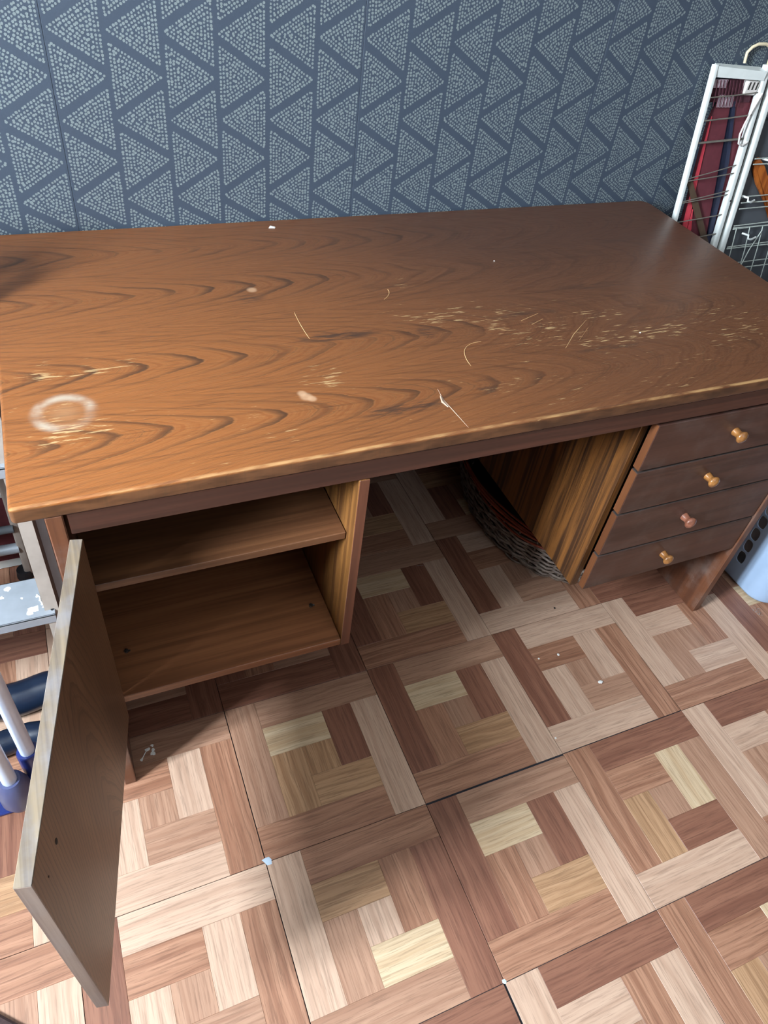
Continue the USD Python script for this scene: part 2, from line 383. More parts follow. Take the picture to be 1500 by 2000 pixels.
# floor print: six tones in two grain directions
TONES = {'D': (lin(146, 101, 81), lin(120, 78, 62)), 'M': (lin(180, 141, 117), lin(156, 116, 94)), 'S': (lin(178, 133, 107), lin(143, 99, 77)),
         'L': (lin(204, 172, 150), lin(184, 150, 128)), 'Y': (lin(211, 188, 157), lin(188, 157, 123)), 'G': (lin(190, 151, 116), lin(160, 120, 88))}
def plank_material(name, light, dark, grain, stripes):
    g = G(); x, y, z = g.xyz()
    off = g.m('multiply', g.rnd(), 57.0)
    u, v = (x, y) if grain == 'x' else (y, x)
    bend = g.noise(g.vec(g.m('multiply_add', u, 5.0, off), g.m('multiply_add', v, 16.0, off)), 1.0, 2.0)
    vv = g.m('add', v, g.m('multiply', bend, 0.03))
    n1 = g.noise(g.vec(g.m('multiply_add', u, 1.6, off), g.m('multiply_add', vv, 80.0, off)), 1.0, 3.0, 0.6)
    n2 = g.noise(g.vec(g.m('multiply_add', u, 16.0, off), g.m('multiply_add', v, 330.0, off)), 1.0, 3.0, 0.6)
    n3 = g.noise(g.vec(g.m('multiply_add', u, 1.2, off), g.m('multiply_add', vv, 210.0, off), 4.0), 1.0, 2.0, 0.5)
    col = g.mix(g.mr(n1, 0.30, 0.68), dark, light)
    col = g.mix(g.mr(n3, 0.53, 0.66, 0.0, 0.6 if stripes else 0.3), col, tuple(c * 0.75 for c in dark))
    col = g.mix(g.mr(n2, 0.48, 0.68, 0.0, 0.6), col, tuple(c * 0.62 for c in dark))
    rough = g.mr(n2, 0.3, 0.7, 0.34, 0.48, 'linear')
    return g.done(name, col, rough, bump=n2, bump_d=0.00015, specular_ior_level=0.45)
TONE_NAME = {'D': 'dark', 'M': 'medium', 'S': 'striped', 'L': 'light', 'Y': 'pale', 'G': 'golden'}
PLANK = {(t, a): plank_material('floor_print_%s_%s' % (TONE_NAME[t], 'along' if a == 'x' else 'across'), TONES[t][0], TONES[t][1], a, t in 'SG') for t in TONES for a in 'xy'}

# ------------------------------------------------------------------ the room
WALL_Y = 0.9309
fl = thing('floor', kind='structure')
obj('subfloor', box(-2.15, XR, -2.6, 1.03, -0.05, -0.0005), M['subfloor'], fl)
T = 0.305
ROT = lambda t: {'T': t['L'], 'R': t['T'], 'B': t['R'], 'L': t['B'], 't': t['l'], 'r': t['t'], 'b': t['r'], 'l': t['b'], 'c': t['c']}   # a quarter turn clockwise
TA = dict(T='M', R='L', B='S', L='D', t='Y', r='D', b='G', l='S', c='M')
TB = dict(T='L', R='S', B='L', L='D', t='S', r='L', b='M', l='L', c='M')
def turned(t, k):
    for _ in range(k % 4):
        t = ROT(t)
    return t
LAY = {(-1, 0): (TA, 0), (-2, 0): (TA, 0), (0, 0): (TB, 0), (0, -1): (TA, 1), (-1, -1): (TA, 0), (-2, -1): (TA, 2), (1, 0): (TB, 1), (1, -1): (TB, 1), (0, -2): (TA, 1),
       (-1, -2): (TB, 1), (-3, 0): (TB, 0), (-3, -1): (TB, 0), (-1, 1): (TA, 0), (0, 1): (TB, 0), (-1, 2): (TA, 0), (-4, -1): (TB, 3), (-2, -2): (TA, 1), (-3, 1): (TA, 2)}
LAY[(-3, 0)] = (dict(TB, T='M', l='L'), 0)
LAY[(-2, 1)] = (dict(TA, B='D', R='D', l='S', b='M'), 0)  # this tile and the next: cupboard shade put into the plank tones
LAY[(-3, 1)] = (dict(turned(TA, 2), B='D', b='M'), 0)
LAY[(-2, -1)] = (dict(turned(TA, 2), l='M', c='L'), 0)
LAY[(-2, 0)] = (dict(TA, L='M', l='G', c='G'), 0)
GRID = dict(L=(0, 1, 1, 5), T=(1, 5, 4, 5), R=(4, 5, 0, 4), B=(0, 4, 0, 1), t=(1, 3, 3, 4), r=(3, 4, 2, 4), b=(2, 4, 1, 2), l=(1, 2, 1, 3), c=(2, 3, 2, 3))
AXIS = dict(L='y', T='x', R='y', B='x', t='x', r='y', b='x', l='y', c='y')
WIDE = {(-1, -1): ('T', 0.0030), (-1, 0): ('B', 0.0008), (0, 0): ('B', 0.0012), (-2, -2): ('R', 0.0032), (1, 0): ('L', 0.0010), (-2, 0): ('L', 0.0010), (-2, -1): ('L', 0.0008)}
def plank_top(x0, x1, y0, y1, z0, z1):
    c = 0.0004
    return loft([np.array([(x0, y0, z0), (x1, y0, z0), (x1, y1, z0), (x0, y1, z0)]),
                 np.array([(x0, y0, z1 - c), (x1, y0, z1 - c), (x1, y1, z1 - c), (x0, y1, z1 - c)]),
                 np.array([(x0 + c, y0 + c, z1), (x1 - c, y0 + c, z1), (x1 - c, y1 - c, z1), (x0 + c, y1 - c, z1)])])
for j in range(-2, 3):
    for i in range(-4, 3):
        if (i, j) in ((2, -2), (1, -2), (-4, 2)):
            continue
        tones = turned(*LAY.get((i, j), ((TA, TB)[(i + j) % 2], (i * 2 + j) % 4)))
        g = [0.0004] * 4                                            # gap left, right, bottom, top
        if (i, j) in WIDE:
            side, w = WIDE[(i, j)]; g['LRBT'.index(side)] = w
        ox, oy = i * T, j * T
        X0, X1, Y0, Y1 = ox + g[0], ox + T - g[1], oy + g[2], oy + T - g[3]
        Y1 = min(Y1, WALL_Y - 0.002)
        tl = obj('floor_tile', box(X0, X1, Y0, Y1, -0.0004, 0.0006), M['tile_core'], fl, smooth=False)
        for k, (a, b, c, d) in GRID.items():
            u = T / 5
            px0, px1, py0, py1 = max(ox + a * u, X0), min(ox + b * u, X1), max(oy + c * u, Y0), min(oy + d * u, Y1)
            if py1 - py0 < 0.004:
                continue
            e = 0.00006
            obj('plank', plank_top(px0 + e, px1 - e, py0 + e, py1 - e, 0.0004, 0.0024 + 0.0002 * rng.random()), PLANK[(tones[k], AXIS[k])], tl, smooth=False)
# the rest of the room's floor, outside the picture: the same print, joined by tone
rest = {}
for j in range(-9, 4):
    for i in range(-8, 8):
        if (-2 <= j <= 2 and -4 <= i <= 2) and (i, j) not in ((2, -2), (1, -2), (-4, 2)):
            continue
        tones = turned((TA, TB)[(i + j) % 2], (i * 2 + j * 3) % 4)
        for k, (a, b, c, d) in GRID.items():
            u = T / 5
            px0, px1, py0, py1 = max(i * T + a * u, -2.15), min(i * T + b * u, XR), max(j * T + c * u, -2.6), min(j * T + d * u, WALL_Y - 0.002)
            if px1 - px0 > 0.004 and py1 - py0 > 0.004:
                rest.setdefault((tones[k], AXIS[k]), []).append(plank_top(px0 + .0003, px1 - .0003, py0 + .0003, py1 - .0003, 0.0, 0.0025))
for key in sorted(rest):
    obj('far_planks', cat(rest[key]), PLANK[key], fl, smooth=False, kind='stuff')
FZ = 0.0025   # top of the tiles

# back wall with wallpaper: strips 53 cm wide, raised printed dots in triangles
wb = thing('wall_back', kind='structure')
obj('wall_board', box(-2.15, XR, WALL_Y + 0.0012, WALL_Y + 0.10, 0, CEIL), M['seam'], wb)
X0W, PW, Z0W, PZ = -0.6950, 0.0876, 1.0177, 0.1305
def tri_dots(P):
    """centres of dots set in rings that follow the triangle's edges"""
    out = []; step = 0.0056; k = 0
    poly = Polygon(P)
    while True:
        q = poly.buffer(-(0.0018 + k * step), join_style=2)
        if q.is_empty or q.geom_type != 'Polygon' or q.length < 0.004:
            break
        n = max(1, int(round(q.length / step))); ph = rng.random()
        for s in range(n):
            p = q.exterior.interpolate((s + ph + rng.uniform(-.17, .17)) / n, normalized=True)
            out.append((p.x + rng.uniform(-.0005, .0005), p.y + rng.uniform(-.0005, .0005)))
        k += 1
    return out
DOT_A = np.arange(6) * math.pi / 3
for s in range(-3, 6):
    xa, xb = X0W + s * 6 * PW, X0W + (s + 1) * 6 * PW
    xa, xb = max(xa, -2.15), min(xb, XR)
    if xb - xa < 0.02:
        continue
    st = obj('wallpaper_strip', cbox(xa + 0.0004, xb - 0.0004, WALL_Y, WALL_Y + 0.002, 0.0, CEIL, 0.0004), M['wallpaper'], wb, smooth=False)
    if s < -2 or s > 3:
        continue
    V, F = [], []
    for c in range(s * 6, s * 6 + 6):
        u0, u1 = X0W + c * PW, X0W + (c + 1) * PW
        zlow = 0.30 if (u0 > 0.45 or u1 < -0.8) else 0.66
        for k in range(-4, 7):
            for kind in (0, 1):
                zc = Z0W - (k + 0.5 * kind) * PZ
                if zc < zlow or zc > 1.45:
                    continue
                h = 0.378 * PZ
                tip, base = (u0 + 0.030 * PW, u1 - 0.048 * PW) if kind == 0 else (u1 - 0.030 * PW, u0 + 0.048 * PW)
                P = [(tip, zc), (base, zc + h), (base, zc - h)]
                for (dx, dz) in tri_dots(P):
                    r = rng.uniform(0.0018, 0.00248); ra = rng.random() * 6.3; el = rng.uniform(0.85, 1.2); b = len(V); yo = rng.uniform(0.0002, 0.0005)
                    for a in DOT_A:
                        V.append((dx + r * el * math.cos(a + ra), WALL_Y - yo, dz + r * math.sin(a + ra)))
                    F += [(b, b + 1, b + 2), (b, b + 2, b + 3), (b, b + 3, b + 4), (b, b + 4, b + 5)]
    obj('printed_dots', trimesh.Trimesh(V, F, process=False), M['dots'], st, smooth=False, kind='stuff')

# other walls, window openings, ceiling (seen only in bounced light)
def wall_with_hole(name, axis, at_, a0, a1, win, inward):
    t = thing(name, kind='structure')
    w0, w1, z0, z1 = win
    th = 0.1 * inward
    def b(p0, p1, q0, q1):
        lo, hi = sorted((at_, at_ - th))
        return box(lo, hi, p0, p1, q0, q1) if axis == 'x' else box(p0, p1, lo, hi, q0, q1)
    obj('wall_panel', cat([b(a0, w0, 0, CEIL), b(w1, a1, 0, CEIL), b(w0, w1, 0, z0), b(w0, w1, z1, CEIL)]), M['room_paper'], t, smooth=False)
    return t
wall_with_hole('wall_left', 'x', -2.15, -2.6, WALL_Y + 0.1, (WIN_L['y0'], WIN_L['y1'], WIN_L['z0'], WIN_L['z1']), 1)
wall_with_hole('wall_front', 'y', -2.6, -2.15, XR, (WIN_F['x0'], WIN_F['x1'], WIN_F['z0'], WIN_F['z1']), 1)
obj('wall_right', box(XR, XR + 0.1, -2.6, WALL_Y + 0.1, 0, CEIL), M['room_paper'], kind='structure', smooth=False)
obj('ceiling', box(-2.15, XR, -2.6, WALL_Y + 0.1, CEIL, CEIL + 0.1), M['ceiling'], kind='structure', smooth=False)
def window(n, axis, at_, a0, a1, z0, z1):
    t = thing('window_%d' % n, kind='structure')
    w = 0.05
    bars = [(a0, a0 + w, z0, z1), (a1 - w, a1, z0, z1), (a0, a1, z0, z0 + w), (a0, a1, z1 - w, z1), ((a0 + a1) / 2 - w / 2, (a0 + a1) / 2 + w / 2, z0, z1)]
    ms = [box(at_ - 0.07, at_ - 0.02, p, q, r, s) if axis == 'x' else box(p, q, at_ - 0.07, at_ - 0.02, r, s) for p, q, r, s in bars]
    obj('window_frame', cat(ms), M['white_paint'], t, smooth=False)
window(1, 'x', -2.15, WIN_L['y0'], WIN_L['y1'], WIN_L['z0'], WIN_L['z1'])
window(2, 'y', -2.6, WIN_F['x0'], WIN_F['x1'], WIN_F['z0'], WIN_F['z1'])

# ------------------------------------------------------------------ the desk
H, XL, YF, XRD, YB, ZT = 0.7077, -0.8439, 0.2135, 0.5902, 0.9249, 0.0225
XLI, XRI, YP = -0.7901, 0.5119, 0.2150
TP = 0.020
desk = thing('desk', 'worn brown wooden desk with open cupboard door and four knobbed drawers', 'desk', (-0.13, 0.57, 0))
def slab_top():
    n = rounded_rect(XL, XRD, YF, YB, [0.006, 0.010, 0.028, 0.012], 8)
    def ring(d, z):
        q = rounded_rect(XL + d, XRD - d, YF + d, YB - d, [max(r - d, 0.002) for r in (0.006, 0.010, 0.028, 0.012)], 8)
        return np.column_stack([q, np.full(len(q), z)])
    z0 = H - ZT
    return loft([ring(0.003, z0), ring(0.0008, z0 + 0.0012), ring(0, z0 + 0.003), ring(0, H - 0.0045), ring(0.0012, H - 0.0016), ring(0.0045, H)])
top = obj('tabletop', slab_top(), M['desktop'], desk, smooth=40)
def ribbon(pts, w, mat, label):
    obj('scratch', tube([(x, y, H + 0.00002) for x, y in pts], [w * 0.25] + [w * 0.5] * (len(pts) - 2) + [w * 0.2], 5), mat, top, label=label)
def curve(p, n=14):
    p = np.array(p, float); t = np.linspace(0, 1, n)[:, None]
    return ((1 - t) ** 2 * p[0] + 2 * t * (1 - t) * p[1] + t ** 2 * p[2]).tolist()
ribbon(curve([(-.4006, .5711), (-.404, .53), (-.4012, .4881)]), 0.0012, M['scratch'], 'thin curved pale scratch left of the tabletop centre')
ribbon(curve([(-.2155, .6168), (-.214, .60), (-.2359, .5837)]), 0.0014, M['scratch'], 'short curved pale scratch near the tabletop centre')
ribbon(curve([(-.1283, .4236), (-.178, .425), (-.1793, .3615)]), 0.0013, M['scratch'], 'hooked pale scratch right of the tabletop centre')
ribbon([(-.2585, .3168), (-.262, .29), (-.259, .262), (-.2555, .2215)], 0.0016, M['scratch_grey'], 'rough greyish scratch running to the front edge')
ribbon([(-.262, .300), (-.2655, .285), (-.2625, .272)], 0.0045, M['scratch_grey'], 'broad greyish gouge near the front edge')
ribbon([(.0971, .4486), (.045, .41), (.0061, .3746)], 0.0016, M['scratch'], 'straight pale scratch on the right half')
ribbon([(.085, .425), (.045, .392)], 0.0012, M['scratch'], 'short straight pale scratch beside the longer one')
ribbon([(-.025, .470), (.02, .487)], 0.0022, M['scratch'], 'slanted pale gouge right of centre')
ribbon([(-.012, .455), (.018, .468)], 0.0022, M['scratch'], 'lower slanted pale gouge right of centre')

# carcass
obj('side_panel', cbox(XLI - TP, XLI, YP, 0.895, FZ, H - ZT), M['panel_dark'], desk, label='left side panel standing on the floor, with paint marks')
obj('side_panel', cbox(XRI, XRI + TP, YP - 0.002, 0.895, FZ, H - ZT), M['panel_dark'], desk, label='right side panel standing on the floor')
obj('apron', cbox(XLI + 0.004, XRI, 0.2165, 0.2345, 0.6497, H - ZT), M['apron'], desk)
XM0, XM1, ZMB = -0.4155, -0.3999, 0.266
obj('partition', cbox(XM0, XM1, 0.2155, 0.885, ZMB - 0.001, 0.6497, 0.001), M['panel_gold'], desk, label='golden cupboard partition panel')
obj('partition_edging', cbox(XM0 + 0.0004, XM1 - 0.0004, 0.2145, 0.2158, ZMB - 0.001, 0.6497, 0.0003), M['panel_edge'], desk, label='reddish front edge strip of the partition')
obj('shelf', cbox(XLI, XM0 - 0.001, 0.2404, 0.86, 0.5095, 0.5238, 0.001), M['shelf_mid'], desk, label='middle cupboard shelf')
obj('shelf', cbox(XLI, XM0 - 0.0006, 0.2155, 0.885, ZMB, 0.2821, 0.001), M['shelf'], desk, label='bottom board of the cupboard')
obj('back_panel', box(XLI, XM0, 0.886, 0.892, ZMB, 0.6497), M['panel_dark'], desk)
XD0 = 0.1060
obj('drawer_cabinet_panel', cbox(XD0, XD0 + 0.016, 0.2460, 0.885, 0.2070, 0.690 - 0.0048, 0.001), M['panel_stripe'], desk, label='golden brown dark-streaked panel beside the knee space')
obj('drawer_cabinet_rail', box(XD0 + 0.016, XRI, 0.30, 0.88, 0.2255, 0.2300), M['panel_dark'], desk)
# small metal fittings on the bottom board
for (x, y) in ((-.4435, .2986), (-.7595, .2984)):
    obj('shelf_peg', cat([cyl((x, y, .2815), (x, y, .287), .0032, 12), cyl((x, y, .2850), (x + .006, y - .002, .2862), .0016, 8)]), M['steel'], desk)
# paint marks on the inside of the left foot
def blob(c, r, n=9, th=0.0006, axis='x', seed=0):
    rr = random.Random(seed); P = []
    a = np.arange(n) * 2 * math.pi / n
    rad = np.array([r * rr.uniform(.6, 1.25) for _ in range(n)])
    ca, sa = rad * np.cos(a), rad * np.sin(a)
    z = np.zeros(n)
    def ring(s, h):
        A, B = ca * s, sa * s
        return np.column_stack({'x': [z + h, A, B], 'z': [A, B, z + h]}[axis]) + np.array(c)
    m = loft([ring(1, 0), ring(.75, th)]); m.fix_normals(); return m
pass
obj('paint_mark', cat([blob((XLI - TP + .001 + .001 * k, YP - .0002, .56 - .012 * k), .0022, axis='x', seed=20 + k) for k in range(4)]), M['splat'], desk, label='white paint chips on the left panel edge')
# the open door: hinged at the left panel, about 100 degrees open
DZ0, DZ1 = 0.2286, 0.6450
pa, pb = np.array([-0.7823, 0.2130]), np.array([-0.8627, -0.1740])    # centre line from hinge to free edge
dv = (pb - pa) / np.linalg.norm(pb - pa); nv = np.array([-dv[1], dv[0]]); nv = nv if nv[0] > 0 else -nv
L_ = np.linalg.norm(pb - pa); hw = 0.0073
Rm = np.eye(4); Rm[:2, 0] = dv; Rm[:2, 1] = -nv if np.cross(dv, nv) < 0 else nv; Rm[:2, 3] = pa
def doorbox(a, b, c, d, e, f, ch=0.0008):
    m = cbox(a, b, c, d, e, f, ch); m.apply_transform(Rm); m.fix_normals(); return m
door = obj('door', doorbox(-0.0015, L_ - 0.0012, -hw, hw, DZ0, DZ1 - 0.0012), M['door'], desk, label='open cupboard door swung towards the viewer')
obj('edge_strip', doorbox(0, L_, -hw, hw, DZ1 - 0.0013, DZ1, 0.0005), M['door_edge'], door, label='pale worn top edge of the door')
obj('edge_strip', doorbox(L_ - 0.0013, L_, -hw, hw, DZ0, DZ1 - 0.0013, 0.0005), M['door_edge_z'], door, label='pale free edge of the door')
def on_door(u, z, side):
    p = pa + dv * u + nv * side * hw; return (p[0], p[1], z)
hx, hy, hz = on_door(0.335, 0.5839, 1)
def door_disc(u, z, ru, rz, mat, name, th=0.0004):
    a = np.arange(14) * 2 * math.pi / 14
    rings = []
    for s, h in ((1, -0.0004), (0.9, th)):
        rings.append(np.array([(*(pa + dv * (u + ru * s * math.cos(t)) + nv * (hw + h)), z + rz * s * math.sin(t)) for t in a]))
    m = loft(rings); m.fix_normals(); obj(name, m, mat, door)
door_disc(0.335, 0.5839, 0.0030, 0.0046, M['hole'], 'screw_hole')
door_disc(0.3705, 0.5948, 0.0011, 0.0014, M['hole'], 'screw_hole')
for z in (0.31, 0.565):
    a, b = on_door(0.004, z, -1.0)[:2], on_door(0.03, z, -1.0)[:2]
    obj('hinge', cat([cyl((-0.7885, 0.2125, z - .022), (-0.7885, 0.2125, z + .022), 0.0022, 10), doorbox(0.001, 0.026, -hw - 0.001, -hw + 0.0005, z - 0.02, z + 0.02, 0.0003)]), M['steel'], door)

# four drawers with turned knobs
def knob_mesh(x, y, z, big=1.0):
    prof = [(0.0, -0.001), (0.0085, -0.001), (0.0085, 0.002), (0.0078, 0.005), (0.0072, 0.009), (0.0078, 0.0125), (0.0102, 0.0150), (0.0120, 0.0175), (0.0119, 0.0200), (0.0102, 0.0222), (0.0082, 0.0226), (0.0074, 0.0238), (0.0040, 0.0250), (0.0, 0.0254)]
    k = lathe([(r * big, h * big) for r, h in prof], 28)
    k.apply_transform(trimesh.transformations.rotation_matrix(math.pi / 2, [1, 0, 0]))     # +z -> -y
    k.apply_translation([x, y, z]); return k
DR = [(0.6490 - 0.0040, 0.5465), (0.5415, 0.4425), (0.4375, 0.3312), (0.3260, 0.2286)]
KN = [(0.2995, 0.5985), (0.2930, 0.4945), (0.2915, 0.3890), (0.2905, 0.2805)]
for k, ((zt, zb), (kx, kz)) in enumerate(zip(DR, KN)):
    ordn = ('top', 'second', 'third', 'lowest')[k]
    d = obj('drawer', cat([cbox(0.1090, XRI - 0.0015, 0.2156, 0.2316, zb, zt, 0.0012), box(0.135, XRI - 0.02, 0.2316, 0.70, zb + 0.012, zb + 0.016), box(0.135, 0.143, 0.2316, 0.70, zb + 0.012, zt - 0.02), box(XRI - 0.028, XRI - 0.02, 0.2316, 0.70, zb + 0.012, zt - 0.02)]),
            M['front'], desk, label='%s drawer of the right pedestal' % ordn)
    obj('side_edging', cbox(0.1086, 0.1094, 0.2162, 0.2312, zb + 0.0006, zt - 0.0006, 0.0002), M['drawer_side'], d)
    obj('top_edging', cbox(0.1094, XRI - 0.002, 0.2166, 0.2310, zt - 0.0004, zt + 0.0003, 0.0002), M['dusty_edge'], d) if k else None
    obj('knob', knob_mesh(kx, 0.2156, kz, 0.98 if k != 2 else 1.04), M['knob_red'] if k == 2 else M['knob'], d, smooth=50, label='reddish turned knob' if k == 2 else None)

# ------------------------------------------------------------------ wicker basket under the drawers
bk = thing('wicker_basket', 'oval brown wicker basket half under the drawers in the knee space', 'basket', (0.305, 0.63, FZ))
BC, BR0, BR1, BH = (0.305, 0.630), 0.165, 0.193, 0.125
BOV = 1.52   # the oval is longer from front to back
def brad(z):
    return BR0 + (BR1 - BR0) * (z / BH) ** 0.8
NS = 34
rows = 15
for r in range(rows):
    z = 0.006 + r * (BH - 0.014) / (rows - 1)
    n = NS * 3
    P = []
    jz = rng.uniform(-.001, .001)
    for k in range(n):
        a = 2 * math.pi * k / n
        wv = 0.0046 * math.cos(NS * a / 2 + math.pi * r)
        rr = brad(z) + wv
        P.append((BC[0] + rr * math.cos(a), BC[1] + BOV * rr * math.sin(a), FZ + z + jz + 0.0022 * math.sin(3 * a + r * 1.7) + 0.0016 * math.sin(8 * a + 2 * r)))
    obj('weave_strand', tube(P, 0.0031 + 0.0006 * rng.random(), 5, closed=True), M['wicker'], bk, smooth=60)
for k in range(NS):
    a = 2 * math.pi * k / NS
    P = [(BC[0] + brad(z) * math.cos(a), BC[1] + BOV * brad(z) * math.sin(a), FZ + z) for z in (0.004, 0.04, 0.08, BH + 0.004)]
    obj('stake', tube(P, 0.0026, 5), M['wicker'], bk, smooth=60)
for s in range(5):
    P = []
    for k in range(150):
        a = 2 * math.pi * k / 150
        ph = 5 * a + s * math.pi / 2.5
        rr = brad(BH) + 0.006 * math.cos(ph); z = FZ + BH - 0.006 + 0.007 * s + 0.006 * math.sin(ph + 0.6 * s)
        P.append((BC[0] + rr * math.cos(a), BC[1] + BOV * rr * math.sin(a), z))
    obj('rim_strand', tube(P, 0.0029, 6, closed=True), M['wicker_red'], bk, smooth=60, label='reddish twisted rim strand')
inr = [np.array([(BC[0] + (brad(z) - 0.007) * math.cos(a), BC[1] + (BOV * brad(z) - 0.007) * math.sin(a), FZ + z) for a in np.arange(60) * 2 * math.pi / 60]) for z in (0.002, 0.04, 0.08, BH)]
lin_in = loft(inr, True, False)
obj('inner_wall', lin_in, M['wicker_in'], bk)

# ------------------------------------------------------------------ drying rack leaning on the wall, right of the desk
def RP(x, z, off=0.0):
    return (x, 0.745 + off + 0.17 * z, z)
rk = thing('drying_rack', 'white metal folding drying rack leaning on the wall beside the desk', 'drying rack', (0.9, 0.75, 0))
def bar(p, q, w, t, mat, name, parent, label=None):
    """rectangular tube from p to q: w across in x, t in depth"""
    p, q = np.array(p), np.array(q); d = (q - p) / np.linalg.norm(q - p)
    u = np.array([1.0, 0, 0]); u -= d * (u @ d); u /= np.linalg.norm(u); v = np.cross(d, u)
    o = rounded_rect(-w / 2, w / 2, -t / 2, t / 2, min(w, t) * 0.32, 4)
    m = loft([np.array([c + u * a + v * b for a, b in o]) for c in (p, q)]); m.fix_normals()
    obj(name, m, mat, parent, label=label)
bar(RP(0.641, 0.004), RP(0.641, 0.998), 0.013, 0.013, M['white_paint'], 'post', rk, 'left post')
bar(RP(0.795, 0.004), RP(0.791, 1.000), 0.017, 0.016, M['white_paint'], 'post', rk, 'middle post')
bar(RP(0.8195, 0.004), RP(0.8225, 1.000), 0.017, 0.016, M['white_paint'], 'post', rk, 'post beside the middle one')
bar(RP(1.420, 0.004), RP(1.420, 1.000), 0.018, 0.016, M['white_paint'], 'post', rk, 'right post')
def tb(x0, x1, za, zb, name):
    y0a, y0b = RP(0, 0.985)[1] - 0.004, RP(0, 0.98)[1] - 0.012
    P = np.array([(x0, y0a, za - 0.021), (x1, y0b, zb - 0.017), (x1, 0.9245, zb - 0.017), (x0, 0.9245, za - 0.021), (x0, y0a, za), (x1, y0b, zb), (x1, 0.9245, zb + 0.004), (x0, 0.9245, za + 0.002)])
    obj(name, trimesh.convex.convex_hull(P), M['white_paint'], rk)
tb(0.6475, 0.783, 0.996, 0.989, 'top_bar')
tb(0.843, 1.412, 0.992, 0.992, 'top_bar')
WIRES = [(.646, .937, .786, .948, .0014), (.646, .892, .787, .904, .0017), (.646, .774, .790, .801, .0013), (.646, .769, .790, .783, .0013), (.646, .724, .790, .745, .0013), (.646, .721, .790, .736, .0013), (.646, .678, .790, .690, .0014), (.646, .634, .790, .645, .0016), (.646, .56, .79, .57, .0014), (.646, .46, .79, .47, .0014)]
for x0, z0, x1, z1, r in WIRES:
    obj('wire', tube([RP(x0, z0, -.004), RP((x0 + x1) / 2, (z0 + z1) / 2 - .0008, -.004), RP(x1, z1, -.004)], r, 6), M['wire_dull'], rk)
bar(RP(.646, .8465), RP(.787, .8545), 0.004, 0.0075, M['wire_dull'], 'flat_cross_bar', rk)
for (z0, z1, r) in ((.905, .915, .0016), (.812, .825, .0016), (.800, .806, .0016), (.728, .741, .0013), (.714, .721, .0015), (.700, .712, .0014), (.660, .681, .0014), (.655, .661, .0016), (.652, .675, .0014), (.609, .628, .0014), (.605, .617, .0016), (.566, .58, .0014), (.552, .562, .0016), (.50, .51, .0014), (.44, .45, .0014)):
    obj('wire', tube([RP(.838, z0, -.004), RP(1.1, (z0 + (z1 - z0) * .5) - .001, -.004), RP(1.415, z0 + (z1 - z0) * 2.2, -.004)], r, 6), M['wire'], rk)
for k in range(12):
    x = .846 + k * .0445
    obj('wire', tube([RP(x, .656, -.007), RP(x + .006 + .003 * k % .004, .60, -.006), RP(x + .012, .50, -.007)], .0014, 6), M['wire'], rk)
obj('wire', tube([RP(.935, .648, -.009), RP(.912, .60, -.009), RP(.897, .55, -.009)], .0014, 6), M['wire'], rk)
for (x, z, l) in ((.842, .724, .03), (.884, .634, .035), (.872, .806, .03), (.99, .60, .03)):
    obj('hook', tube([RP(x - .004, z + .004, .002), RP(x + .006, z + .004, -.012), RP(x, z - .001, -.018), RP(x + .012, z - .004, -.018), RP(x + l, z - .003, -.01)], .0027, 8), M['white_paint'], rk, smooth=60)
for x, z in ((.7955, .722), (.830, .727)):
    p = RP(x, z, -.0083); obj('rivet', cyl((p[0], p[1] - .0006, p[2]), (p[0], p[1] + .001, p[2]), .0022, 12), M['steel'], rk)

# things kept behind the rack
rb = thing('padded_board', 'dark red padded board with rounded top standing behind the rack', 'board', (0.75, 0.87, 0.3))
out = [(.684, .30), (.682, .742), (.680, .85), (.680, .886), (.686, .908), (.698, .922), (.715, .931), (.745, .934), (.80, .934), (.80, .30)]
def leaning_prism(o, off, th):
    o = o[::-1] if Polygon(o).exterior.is_ccw else o
    a = np.array([RP(x, z, off) for x, z in o]); b = np.array([RP(x, z, off + th) for x, z in o])
    m = loft([a, b]); m.fix_normals(); return m
obj('panel', leaning_prism(out, .012, .010), M['red'], rb)
obj('edge_band', leaning_prism([(.6835, .60), (.6805, .742), (.6792, .875), (.681, .897), (.692, .742), (.697, .695), (.698, .60)], .0095, .003), M['red_lit'], rb, label='red board side with window light in its colour')
obj('edge_band', leaning_prism([(.7015, .31), (.7005, .70), (.713, .655), (.716, .31)], .0095, .003), M['red_lit'], rb, label='lower red board side with window light in its colour')
obj('strap', leaning_prism([(.724, .945), (.734, .945), (.772, .80), (.79, .60), (.776, .60), (.760, .80)], .0085, .003), M['navy'], rb, label='navy strap down the board')
sl = obj('dark_slat', leaning_prism([(.655, .762), (.671, .764), (.7835, .612), (.763, .612)], .0035, .004), M['brown_slat'])
tag(stage.GetPrimAtPath(sl), 'dark brown flat slat slanting across the red board behind the rack', 'slat')
cl = thing('cloth_bundle', 'pink and maroon checked cloth tucked at the rack top above the red board', 'cloth', (0.69, 0.92, 0.95))
def lumpy(x0, x1, z0, z1, off, th, mat, seed, name):
    n, k = 12, 9; V = []; F = []
    for i in range(n + 1):
        for j in range(k + 1):
            u, v = i / n, j / k
            x, z = x0 + u * (x1 - x0), z0 + v * (z1 - z0)
            d = th * math.sin(math.pi * u) ** .5 * math.sin(math.pi * v) ** .5 * (0.6 + 0.4 * math.sin(9 * u + seed) * math.cos(7 * v + seed))
            V.append(RP(x, z, off - d))
    for i in range(n):
        for j in range(k):
            a = i * (k + 1) + j; F += [(a, a + k + 1, a + 1), (a + 1, a + k + 1, a + k + 2)]
    front = trimesh.Trimesh(V, F, process=False)
    back = trimesh.Trimesh([(x, RP(0, z, off)[1] + .002, z) for x, y, z in V], [f[::-1] for f in F], process=False)
    obj(name, cat([front, back]), mat, cl, smooth=60)
